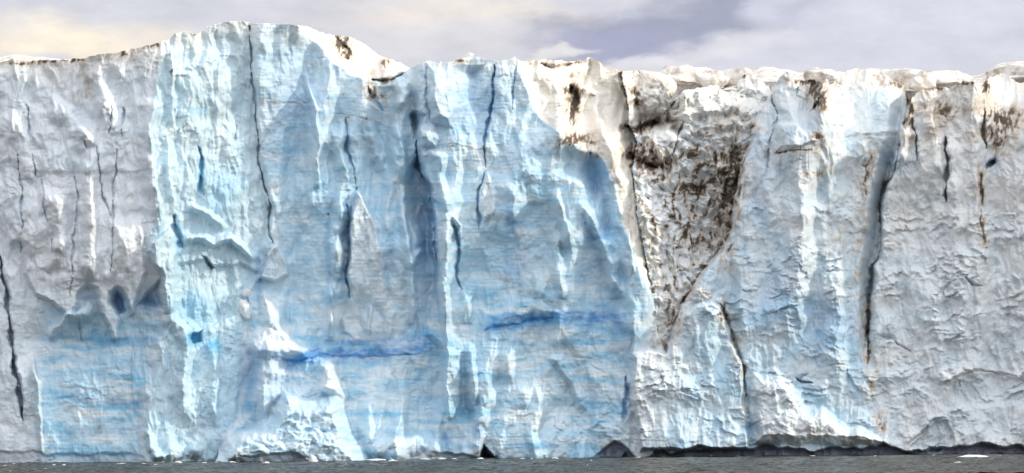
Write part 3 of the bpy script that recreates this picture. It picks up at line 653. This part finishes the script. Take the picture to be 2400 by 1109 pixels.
# ------------------------------------------------------------------ materials
def new_mat(name):
    m = bpy.data.materials.new(name); m.use_nodes = True; nt = m.node_tree; nt.nodes.clear()
    o = nt.nodes.new('ShaderNodeOutputMaterial'); p = nt.nodes.new('ShaderNodeBsdfPrincipled'); nt.links.new(p.outputs[0], o.inputs[0])
    return m, nt, p
def ice_mat():
    m, nt, p = new_mat('glacier_ice'); N = nt.nodes.new; L = nt.links.new
    at = N('ShaderNodeAttribute'); at.attribute_name = 'ice'; ar = N('ShaderNodeAttribute'); ar.attribute_name = 'rough'
    tc = N('ShaderNodeTexCoord')
    mp = N('ShaderNodeMapping'); mp.inputs['Scale'].default_value = (1, 1, .55); L(tc.outputs['Object'], mp.inputs[0])
    n1 = N('ShaderNodeTexNoise'); n1.inputs['Scale'].default_value = 2.2; n1.inputs['Detail'].default_value = 8; n1.inputs['Roughness'].default_value = .62; L(mp.outputs[0], n1.inputs[0])
    n2 = N('ShaderNodeTexNoise'); n2.inputs['Scale'].default_value = 9; n2.inputs['Detail'].default_value = 5; n2.inputs['Roughness'].default_value = .7; L(tc.outputs['Object'], n2.inputs[0])
    mr = N('ShaderNodeMapRange'); mr.inputs['To Min'].default_value = .90; mr.inputs['To Max'].default_value = 1.09; L(n2.outputs['Fac'], mr.inputs['Value'])
    mx = N('ShaderNodeMix'); mx.data_type = 'RGBA'; mx.blend_type = 'MULTIPLY'; mx.inputs[0].default_value = 1; L(at.outputs['Color'], mx.inputs[6])
    L(mr.outputs[0], mx.inputs[7]); L(mx.outputs[2], p.inputs['Base Color'])
    L(ar.outputs['Fac'], p.inputs['Roughness']); p.inputs['IOR'].default_value = 1.31
    b1 = N('ShaderNodeBump'); b1.inputs['Strength'].default_value = .34; b1.inputs['Distance'].default_value = .35; L(n1.outputs['Fac'], b1.inputs['Height'])
    b2 = N('ShaderNodeBump'); b2.inputs['Strength'].default_value = .3; b2.inputs['Distance'].default_value = .10; L(n2.outputs['Fac'], b2.inputs['Height']); L(b1.outputs[0], b2.inputs['Normal'])
    L(b2.outputs[0], p.inputs['Normal'])
    return m
ICE = ice_mat()
def snow_mat(name, c, dirty, scale=.35):
    m, nt, p = new_mat(name); N = nt.nodes.new; L = nt.links.new
    tc = N('ShaderNodeTexCoord')
    n1 = N('ShaderNodeTexNoise'); n1.inputs['Scale'].default_value = scale; n1.inputs['Detail'].default_value = 9; n1.inputs['Roughness'].default_value = .65; L(tc.outputs['Object'], n1.inputs[0])
    cr = N('ShaderNodeValToRGB'); cr.color_ramp.elements[0].position = .36; cr.color_ramp.elements[0].color = (*dirty, 1)
    cr.color_ramp.elements[1].position = .54; cr.color_ramp.elements[1].color = (*c, 1); L(n1.outputs['Fac'], cr.inputs[0]); L(cr.outputs[0], p.inputs['Base Color'])
    p.inputs['Roughness'].default_value = .6; p.inputs['IOR'].default_value = 1.31
    n2 = N('ShaderNodeTexNoise'); n2.inputs['Scale'].default_value = 1.6; n2.inputs['Detail'].default_value = 8; n2.inputs['Roughness'].default_value = .65; L(tc.outputs['Object'], n2.inputs[0])
    b = N('ShaderNodeBump'); b.inputs['Strength'].default_value = .7; b.inputs['Distance'].default_value = .5; L(n2.outputs['Fac'], b.inputs['Height']); L(b.outputs[0], p.inputs['Normal'])
    return m
SNOW = snow_mat('weathered_snow', (.84,.81,.77), (.42,.36,.32), .7)
FLOE = snow_mat('floating_ice', (.86,.88,.90), (.70,.78,.84), 3.0)

# ------------------------------------------------------------------ mesh helpers
col = scene.collection
def mesh_from(name, verts, quads, colr, rgh, mat, parent=None):
    me = bpy.data.meshes.new(name); nv, nf = len(verts), len(quads)
    me.vertices.add(nv); me.vertices.foreach_set('co', verts.astype(np.float32).ravel())
    me.loops.add(nf*4); me.loops.foreach_set('vertex_index', quads.astype(np.int32).ravel())
    me.polygons.add(nf); me.polygons.foreach_set('loop_start', np.arange(0, nf*4, 4, dtype=np.int32))
    me.polygons.foreach_set('use_smooth', np.ones(nf, bool))
    me.update(calc_edges=True)
    if colr is not None:
        a = me.color_attributes.new('ice', 'FLOAT_COLOR', 'POINT'); a.data.foreach_set('color', np.hstack([colr, np.ones((nv, 1))]).astype(np.float32).ravel())
        b = me.attributes.new('rough', 'FLOAT', 'POINT'); b.data.foreach_set('value', rgh.astype(np.float32))
    me.materials.append(mat)
    o = bpy.data.objects.new(name, me); col.objects.link(o); o.parent = parent
    return o
def tag(o, label=None, cat=None, group=None, kind=None):
    for k, v in (('label', label), ('category', cat), ('group', group), ('kind', kind)):
        if v: o[k] = v
def empty(name, label, cat, loc=(0, 0, 0), group=None):
    o = bpy.data.objects.new(name, None); col.objects.link(o); o.location = loc; o.empty_display_size = .5; tag(o, label, cat, group); return o

# ------------------------------------------------------------------ cut the relief into its ice bodies, each with its own crest running back
X, Y, Z = world_pt(u_, v_, D)
P = np.stack([X, Y, Z], 1).reshape(shp+(3,))
KB = 12
back = []
cc = P[0].copy()
bz = np.linspace(0, 1, KB)
crestn = fbm(us/14., us*0+9, 121, 3)
for k in range(1, KB+1):
    s = k/KB; yb = 17*s**1.3
    q = cc.copy(); q[:, 1] += yb
    q[:, 0] += (q[:, 0])*yb/DIST
    q[:, 2] += .55*np.sin(min(1, s*3)*1.6)*(.5+crestn)*np.where((us > 688) & (us < 1450), .2, 1)*.6-.12*yb+.25*fbm(us/20., us*0+k*.7, 122, 3)*s
    back.append(q)
back = np.array(back[::-1])
PA = np.concatenate([back, P], 0)
nb_ = KB
base3 = base.reshape(shp+(3,)); rough2 = rough.reshape(shp)
capc = np.repeat((base3[0]*.5+CTOP*.5)[None], nb_, 0)*(1-.18*np.clip(2*fbm(np.tile(us, (nb_, 1))/20., np.arange(nb_)[:, None]*.5+0*us[None], 123, 3), 0, 1))[..., None]
CA = np.concatenate([capc, base3], 0); RA = np.concatenate([np.full((nb_, shp[1]), .7), rough2], 0)

lab = np.zeros(shp, int)
def rs(a): return a.reshape(shp)
u2, v2 = rs(UW2), rs(VW2)
lab[:] = 1
lab[u2 >= rs(uC)] = 2
lab[u2 >= rs(uD)] = 3
lab[u2 >= rs(uE2)] = 4
lab[u2 >= rs(uG)] = 5
lab[(u2 > 1640) & (u2 < rs(uK)) & ~rs(inside(GULLY, UW2, VW2))] = 7
lab[u2 >= rs(uK)] = 8
lab[rs(inside(GULLY, UW2, VW2))] = 5
def setl(poly, n, only=None):
    m = rs(inside(poly, UW2, VW2))
    if only is not None: m &= np.isin(lab, only)
    lab[m] = n
setl([(1812,100),(1812,205),(1785,262),(1762,228),(1728,216),(1728,100)], 11)
setl([(1728,100),(1728,222),(1745,222),(1772,235),(1786,258),(1770,290),(1735,292),(1700,272),(1684,250),(1690,225),(1712,215),(1712,100)], 10)
setl([(1556,288),(1588,262),(1582,100),(1710,100),(1712,215),(1690,225),(1684,250),(1700,270),(1690,280),(1615,284)], 9)
setl([(1480,840),(1520,812),(1566,824),(1580,790),(1598,738),(1630,710),(1665,704),(1690,710),(1706,745),(1718,795),(1742,850),(1750,930),(1764,1200),(1484,1200),(1466,960),(1468,880)], 6)
setl([(-300,600),(0,600),(8,650),(18,700),(26,790),(36,850),(46,900),(54,985),(62,1030),(80,1060),(80,1200),(-300,1200)], 12)
setl(RUB+[(872,1300),(505,1300)], 13)
setl([(1762,870),(1800,872),(1840,880),(1880,925),(1895,955),(1930,950),(1990,1000),(2080,1020),(2085,1045),(1760,1045),(1750,960)], 14, [7, 6])
setl([(600,1000),(598,900),(604,860),(640,838),(662,824),(672,850),(674,930),(650,960),(625,1000)], 15, [3])
setl(SP1, 16, [3])
FLK = [(836,450),(845,450),(860,465),(874,500),(888,545),(900,600),(905,660),(912,700),(940,740),(970,780),(900,805),(830,800),(800,780),(798,745),(815,720),(822,680),(814,640),(816,560),(822,500)]
setl(FLK, 17)
isbase = rs((VW2 > lip+3) & (amt > .17)) & ~np.isin(lab, [13, 15, 16, 17])
iscave = rs(inside(CAVE, UW, VW)); isbase &= ~iscave; lab[iscave] = 4
INFO = {
 1: ('ice_wall', 'mauve grey ice wall at the left end, hanging in folds over a blue banded foot', 'ice wall'),
 2: ('ice_tower', 'tall sunlit pale aqua ice tower with wet gleaming flutes beneath the highest crest', 'ice tower'),
 3: ('ice_wall', 'light blue ice wall with a sunny white slope on its crest, right of the sunlit tower', 'ice wall'),
 4: ('ice_wall', 'blue ice wall over the dark sea cave, with a sunlit white shoulder falling to the right', 'ice wall'),
 5: ('ice_gully', 'steep funnel of ice covered in brown and black grit between two towers', 'ice gully'),
 6: ('ice_dome', 'pale dome shaped ice buttress at the water under the grit covered gully', 'ice buttress'),
 7: ('ice_tower', 'bluish white ice tower right of the gritty gully with a narrow sunlit yellowish strip', 'ice tower'),
 8: ('ice_wall', 'grey white ice wall at the right end, flat topped with brown streaks and a black slit', 'ice wall'),
 9: ('serac', 'square sunlit white serac with a flat top standing at the head of the gritty gully', 'serac'),
 10: ('serac', 'rounded serac with sunlit cap and grey shaded belly at the gully head', 'serac'),
 11: ('serac', 'pointed bright white serac touching the left edge of the bluish tower', 'serac'),
 12: ('ice_slab', 'pale ice slab in the lower left corner split off by a black crack', 'ice slab'),
 13: ('rubble_heap', 'big white heap of lumpy fallen ice at the water below the blue wall', 'ice heap'),
 14: ('rubble_heap', 'low smooth mound of fallen ice at the foot of the tower right of the dome', 'ice heap'),
 15: ('ice_spire', 'stout pale ice spire rising directly behind the left part of the lumpy white heap', 'ice spire'),
 16: ('ice_spire', 'pointed white ice cone with a blue stripe at its base, above the stout spire', 'ice spire'),
 17: ('ice_flake', 'tall triangular flake of matt ice leaning on the blue wall above the deep blue band', 'ice flake'),
}
full = np.zeros((shp[0]+nb_, shp[1]), int); full[nb_:] = lab; full[:nb_] = lab[0][None]
bs_f = np.zeros(full.shape, bool); bs_f[nb_:] = isbase
cv_f = np.zeros(full.shape, bool); cv_f[nb_:] = iscave
nrw, ncl = full.shape
qi = (np.arange(nrw-1)[:, None]*ncl+np.arange(ncl-1)[None]).ravel()
quads_all = np.stack([qi, qi+ncl, qi+ncl+1, qi+1], 1)
ql = full[:-1, :-1].ravel(); qb = bs_f[:-1, :-1].ravel(); qc = cv_f[:-1, :-1].ravel()
PV = PA.reshape(-1, 3); CV = CA.reshape(-1, 3); RV = RA.ravel()
def partmask(a):
    f = np.zeros(full.shape, bool); f[nb_:] = a; return f[:-1, :-1].ravel()
EXTRA = {1: (partmask(rs(inside(CURT, UW2, VW2) | (VW2 < 560))), 'hanging_curtain', 'mauve grey upper ice hanging in folds'),
         3: (partmask(rs(wht > .5) & (u2 < 1000)), 'crest_slope', 'smooth sunlit white slope on the crest'),
         4: (partmask(rs(wht2 > .5)), 'crest_shoulder', 'sunlit white shoulder streaked with brown')}
def cut(mask, name, parent, origin, skirt=True):
    q = quads_all[mask]
    if len(q) < 3: return None
    ids, inv = np.unique(q, return_inverse=True); q2 = inv.reshape(q.shape)
    return mesh_from(name, PV[ids]-origin, q2, CV[ids], RV[ids], ICE, parent)
for n, (nm, lb, ct) in INFO.items():
    m = ql == n
    ids = np.unique(quads_all[m]); pts = PV[ids]
    org = np.array([pts[:, 0].mean(), pts[:, 1].mean(), 0 if pts[:, 2].min() < 1 else pts[:, 2].min()])
    ex = None
    if n in EXTRA: ex = m & EXTRA[n][0] & ~qb & ~qc
    if ex is not None or n == 4 or (m & qb).sum() > 400:
        r = empty(nm, lb, ct, tuple(org))
        fmx = m & qb & ~qc; cx = np.unique(np.nonzero(fmx)[0] % (ncl-1)); small = np.zeros(len(fmx), bool)
        for rr in np.split(cx, np.nonzero(np.diff(cx) > 1)[0]+1):
            cm = fmx & np.isin(np.arange(len(fmx)) % (ncl-1), rr)
            if cm.sum() < 60: small |= cm
        fc = (m & ~qb & ~qc) | small
        if ex is not None: e_ = cut(fc & ex, EXTRA[n][1], r, org); e_['label'] = EXTRA[n][2]; fc = fc & ~ex
        cut(fc, 'ice_face', r, org)
        fm = m & qb & ~qc; cols = np.unique(np.nonzero(fm)[0] % (ncl-1)); runs = np.split(cols, np.nonzero(np.diff(cols) > 1)[0]+1)
        for rr in runs:
          cm = fm & np.isin(np.arange(len(fm)) % (ncl-1), rr)
          if cm.sum() < 60: continue
          f = cut(cm, 'waterline_foot', r, org)
          if f: f['label'] = 'wet undercut foot at the water, darkened for shade' if n in (5, 6, 7, 8, 14) else 'darker wet ice along the waterline'
        if (m & qc).any(): c = cut(m & qc, 'sea_cave', r, org); c['label'] = 'black triangular cave mouth at the water'
    else:
        o = cut(m, nm, None, org); o.location = tuple(org); tag(o, lb, ct)

# ------------------------------------------------------------------ the glacier's upper surface behind the front
def u_dirt(u): return np.where(u > 1400, 1.0, .35)
def upper():
    ug = np.arange(-260, 2661, 4.0); sg = np.linspace(0, 1, 170)
    Ug, Sg = np.meshgrid(ug, sg); dd = 21+150*Sg**1.25
    vt = np.interp(Ug, [-300,0,30,100,170,260,700,1000,1400,1440,1480,1500,1560,1600,1625,1655,1690,1720,1750,1790,1815,1850,1885,1905,1935,1990,2040,2085,2110,2135,2165,2200,2245,2272,2300,2335,2365,2400,2440,2700], [136,136,131,135,144,168,194,194,180,170,165,171,166,157,159,168,176,170,171,159,158,168,171,163,170,172,160,165,176,180,183,168,166,177,174,155,149,145,150,154])
    xx, _, _ = world_pt(Ug, vt, dd)
    hm = 5.0*fbm(xx/7., dd/9., 131, 4)+6*tfbm(xx/5., dd/7., 135, 3, .6)+6.0*(ridged(xx/13., dd/18., 133, 3)-.6)
    vv = vt+34*(1-Sg)**1.1-hm*(1.5-.35*Sg)+2.5*(Sg > .9)*(Sg-.9)*10
    vv = vv-5*np.maximum(0, tfbm(xx/3.2, dd/14., 139, 3, .6))*(u_dirt(Ug))
    x, y, z = world_pt(Ug, vv, dd)
    Pt = np.stack([x, y, z], 2)
    # last rows drop so the surface has a rounded far edge
    for k in range(6):
        r = Pt[-1].copy(); r[:, 1] += 6; r[:, 2] -= 1.5*(k+1); Pt = np.concatenate([Pt, r[None]], 0)
    n0, n1 = Pt.shape[:2]; qi = (np.arange(n0-1)[:, None]*n1+np.arange(n1-1)[None]).ravel()
    q = np.stack([qi, qi+1, qi+n1+1, qi+n1], 1)
    o = mesh_from('glacier_surface', Pt.reshape(-1, 3), q, None, None, SNOW); tag(o, kind='structure')
upper()

# ------------------------------------------------------------------ free standing lumps of ice
import bmesh
def lump(name, r, seed, mat, flat=.25, sub_=4, chips=.5):
    bm = bmesh.new(); bmesh.ops.create_icosphere(bm, subdivisions=sub_, radius=1)
    co = np.array([v.co[:] for v in bm.verts]); rn = np.random.RandomState(seed)
    k = np.ones(len(co))
    for i in range(26):                                    # chop planar facets off the ball
        n = rn.normal(size=3); n /= np.linalg.norm(n); h = rn.uniform(.58, .9); dt = co@n
        co = np.where((dt > h)[:, None], co-(dt-h)[:, None]*n*.85, co)
    w = fbm(co[:, 0]*2+seed, co[:, 1]*2+co[:, 2]*1.3, seed, 4)*.22*chips*2+fbm(co[:, 0]*7+seed, co[:, 2]*7+co[:, 1]*3, seed+3, 3)*.06
    co *= (1+w)[:, None]
    co = co*np.array(r); co[:, 2] = np.where(co[:, 2] < -flat*r[2], -flat*r[2], co[:, 2])
    for v, c in zip(bm.verts, co): v.co = c
    me = bpy.data.meshes.new(name); bm.to_mesh(me); bm.free(); me.materials.append(mat)
    for p in me.polygons: p.use_smooth = True
    o = bpy.data.objects.new(name, me); col.objects.link(o); return o
# hummocks just behind the crest
HUM = [(1530,196,16,2.6,1.5,'low sunlit hummock behind the brown stained crest left of the square serac'),
       (1600,186,24,4.2,1.6,'long white hummock on the skyline behind the square serac'),
       (1668,186,18,2.4,1.3,'grey shadowed hummock peeping over the right end of the square serac'),
       (1725,185,26,2.8,1.2,'small pale hummock between the square serac and the pointed serac'),
       (2090,186,34,4.0,1.3,'smooth snow hummock behind the cream topped shoulder of the bluish tower'),
       (2200,198,26,4.6,1.9,'broad sunlit hummock behind the flat topped grey wall'),
       (2165,196,18,2.0,1.1,'small grey hummock just right of the black notch at the crest'),
       (1105,146,9,1.4,1.0,'little white peak on the crest above the blue hollow'),
       (2385,182,34,4.5,1.6,'pale hummock at the right edge of the skyline'),
       (1930,182,22,2.6,.9,'low snow hummock behind the brown saddle of the bluish tower')]
for i, (u, v, d, rx, rz, lb) in enumerate(HUM):
    o = lump('ice_hummock', (rx, rx*.8, rz), 200+i*7, SNOW, .9, 4); o.location = world_pt(u, v, d); o.rotation_euler.z = i*.7
    tag(o, lb, 'ice hummock', 'ice hummocks behind the crest')
# two boulders wedged beside the spire
for i, (u, v, rx, rz, rot, lb) in enumerate(((572,722,.75,1.25,.25,'oblong ice boulder wedged left of the pointed ice cone'),(578,686,.5,.55,0,'small round ice boulder perched above the oblong one'),(1684,704,.45,.32,0,'small white ice block sitting on top of the dome buttress'))):
    j = int(np.argmin((u_-u)**2+(v_-v)**2)); o = lump('ice_boulder', (rx, rx*.8, rz), 300+i, FLOE, .95, 4); o.location = world_pt(u, v, D[j]-.25); o.rotation_euler.y = -rot
    tag(o, lb, 'ice boulder')

# ------------------------------------------------------------------ water
def water():
    xs = np.arange(-62, 62, .22); ys = np.arange(-75, 16, .30)
    Xw, Yw = np.meshgrid(xs, ys)
    z = .16*fbm(Xw/2.6, Yw/1.6, 141, 5, .6)+.11*ridged(Xw/1.5+.4*fbm(Xw/5, Yw/5, 144, 2), Yw/.9, 142, 3)-.02
    n0, n1 = Xw.shape; qi = (np.arange(n0-1)[:, None]*n1+np.arange(n1-1)[None]).ravel()
    q = np.stack([qi, qi+1, qi+n1+1, qi+n1], 1)
    m, nt, p = new_mat('silty_water'); N = nt.nodes.new; L = nt.links.new
    p.inputs['Roughness'].default_value = .2; p.inputs['IOR'].default_value = 1.33; p.inputs['Specular IOR Level'].default_value = .22
    tc = N('ShaderNodeTexCoord'); mp = N('ShaderNodeMapping'); mp.inputs['Scale'].default_value = (.5, 1, 1); L(tc.outputs['Object'], mp.inputs[0])
    nn = N('ShaderNodeTexNoise'); nn.inputs['Scale'].default_value = 2.0; nn.inputs['Detail'].default_value = 6; L(mp.outputs[0], nn.inputs[0])
    b = N('ShaderNodeBump'); b.inputs['Strength'].default_value = 1; b.inputs['Distance'].default_value = .12; L(nn.outputs['Fac'], b.inputs['Height']); L(b.outputs[0], p.inputs['Normal'])
    mp3 = N('ShaderNodeMapping'); mp3.inputs['Scale'].default_value = (.35, .5, 1); L(tc.outputs['Object'], mp3.inputs[0])
    n3 = N('ShaderNodeTexNoise'); n3.inputs['Scale'].default_value = .8; n3.inputs['Detail'].default_value = 7; n3.inputs['Roughness'].default_value = .65; L(mp3.outputs[0], n3.inputs[0])
    cr = N('ShaderNodeValToRGB'); cr.color_ramp.elements[0].position = .35; cr.color_ramp.elements[0].color = (.018,.017,.015,1); cr.color_ramp.elements[1].position = .62; cr.color_ramp.elements[1].color = (.07,.067,.05,1)  # ripple light and dark painted as streaks in the base colour
    L(n3.outputs['Fac'], cr.inputs[0]); L(cr.outputs[0], p.inputs['Base Color'])
    o = mesh_from('water', np.stack([Xw, Yw, z], 2).reshape(-1, 3), q, None, None, m); tag(o, kind='structure')
    # the calmer fjord around the modelled waves, a hand lower
    v = np.array([(-4000,-3000,-.12),(4000,-3000,-.12),(4000,16,-.12),(-4000,16,-.12)]); o = mesh_from('water', v, np.array([[0,1,2,3]]), None, None, m); tag(o, kind='structure')
water()
# ------------------------------------------------------------------ floating ice
rn = random.Random(5)
def on_water(u, v):
    x, z = px_dir(u, v); k = CAMZ/(-z); return x*k, -DIST+FPX*k, 0.0
FL = [(2282,1071,1.9,.16,'largest flat ice floe, drifting in front of the right end of the glacier'),(2244,1084,.42,.05,'thin ice sliver floating just in front of the largest floe'),
      (2048,1069,.5,.05,'thin floe below the notch where the right wall meets the water'),
      (733,1082,.48,.38,'small pointed white ice block floating before the lumpy heap'),(880,1079,1.0,.14,'flat bright floe at the right tip of the lumpy heap'),(920,1080,.5,.10,None),
      (998,1077,.6,.14,'white floe left of the dark sea cave'),(1038,1076,.6,.12,None),(1065,1076,.35,.09,None),(1127,1076,.45,.12,'floe lying in the mouth of the dark sea cave'),
      (1225,1075,.3,.07,None),(1247,1075,.25,.06,None),(1301,1075,.38,.12,None),(1500,1073,.7,.08,None),(1560,1071,.5,.08,None),(1616,1070,.6,.07,None),(1668,1069,.25,.12,None),(1730,1069,.4,.07,None),
      (1378,1091,.10,.08,None),(1386,1079,.12,.06,None),(12,1092,.16,.08,None),(25,1105,.14,.06,None),(108,1099,.24,.06,None),(128,1090,.28,.07,None),(150,1090,.22,.08,None),(288,1087,.75,.07,'long thin floe touching the blue banded foot of the left wall'),
      (338,1087,.3,.08,None),(366,1089,.3,.05,None),(418,1085,.42,.16,None),(480,1085,.4,.06,None),(508,1084,.35,.06,None),(545,1084,.5,.1,None),(596,1084,.3,.05,None),(625,1085,.5,.10,None),(36,1087,.4,.05,None),
      (1805,1069,.3,.05,None),(1905,1068,.35,.05,None),(2190,1067,.3,.05,None),(2345,1068,.2,.05,None)]
protos = []
for i, (u, v, r, h, lb) in enumerate(FL):
    if i < 6: o = lump('ice_floe', (r, r*rn.uniform(.5, .8), h*1.7), 400+i*3, FLOE, .5, 4, .9)
    else:
        if not protos:
            for k in range(4):
                p = lump('ice_floe', (1, .65, 1.0), 460+k*5, FLOE, .5, 3, .9); protos.append([p, False])
        pr = protos[i % 4]
        if pr[1]: o = pr[0].copy(); col.objects.link(o)
        else: o = pr[0]; pr[1] = True
        o.scale = (r, r, h*1.7)
    x, y, z = on_water(u, v+1.5); y = min(y, -1.0 if 1100 < u < 1160 else y)
    o.location = (x, y, .02); o.rotation_euler.z = rn.uniform(-.5, .5)
    tag(o, lb or 'small white scrap of ice afloat close to the waterline', 'ice floe', 'scraps of ice floating along the glacier front')
scene.render.resolution_x = 1024; scene.render.resolution_y = 473
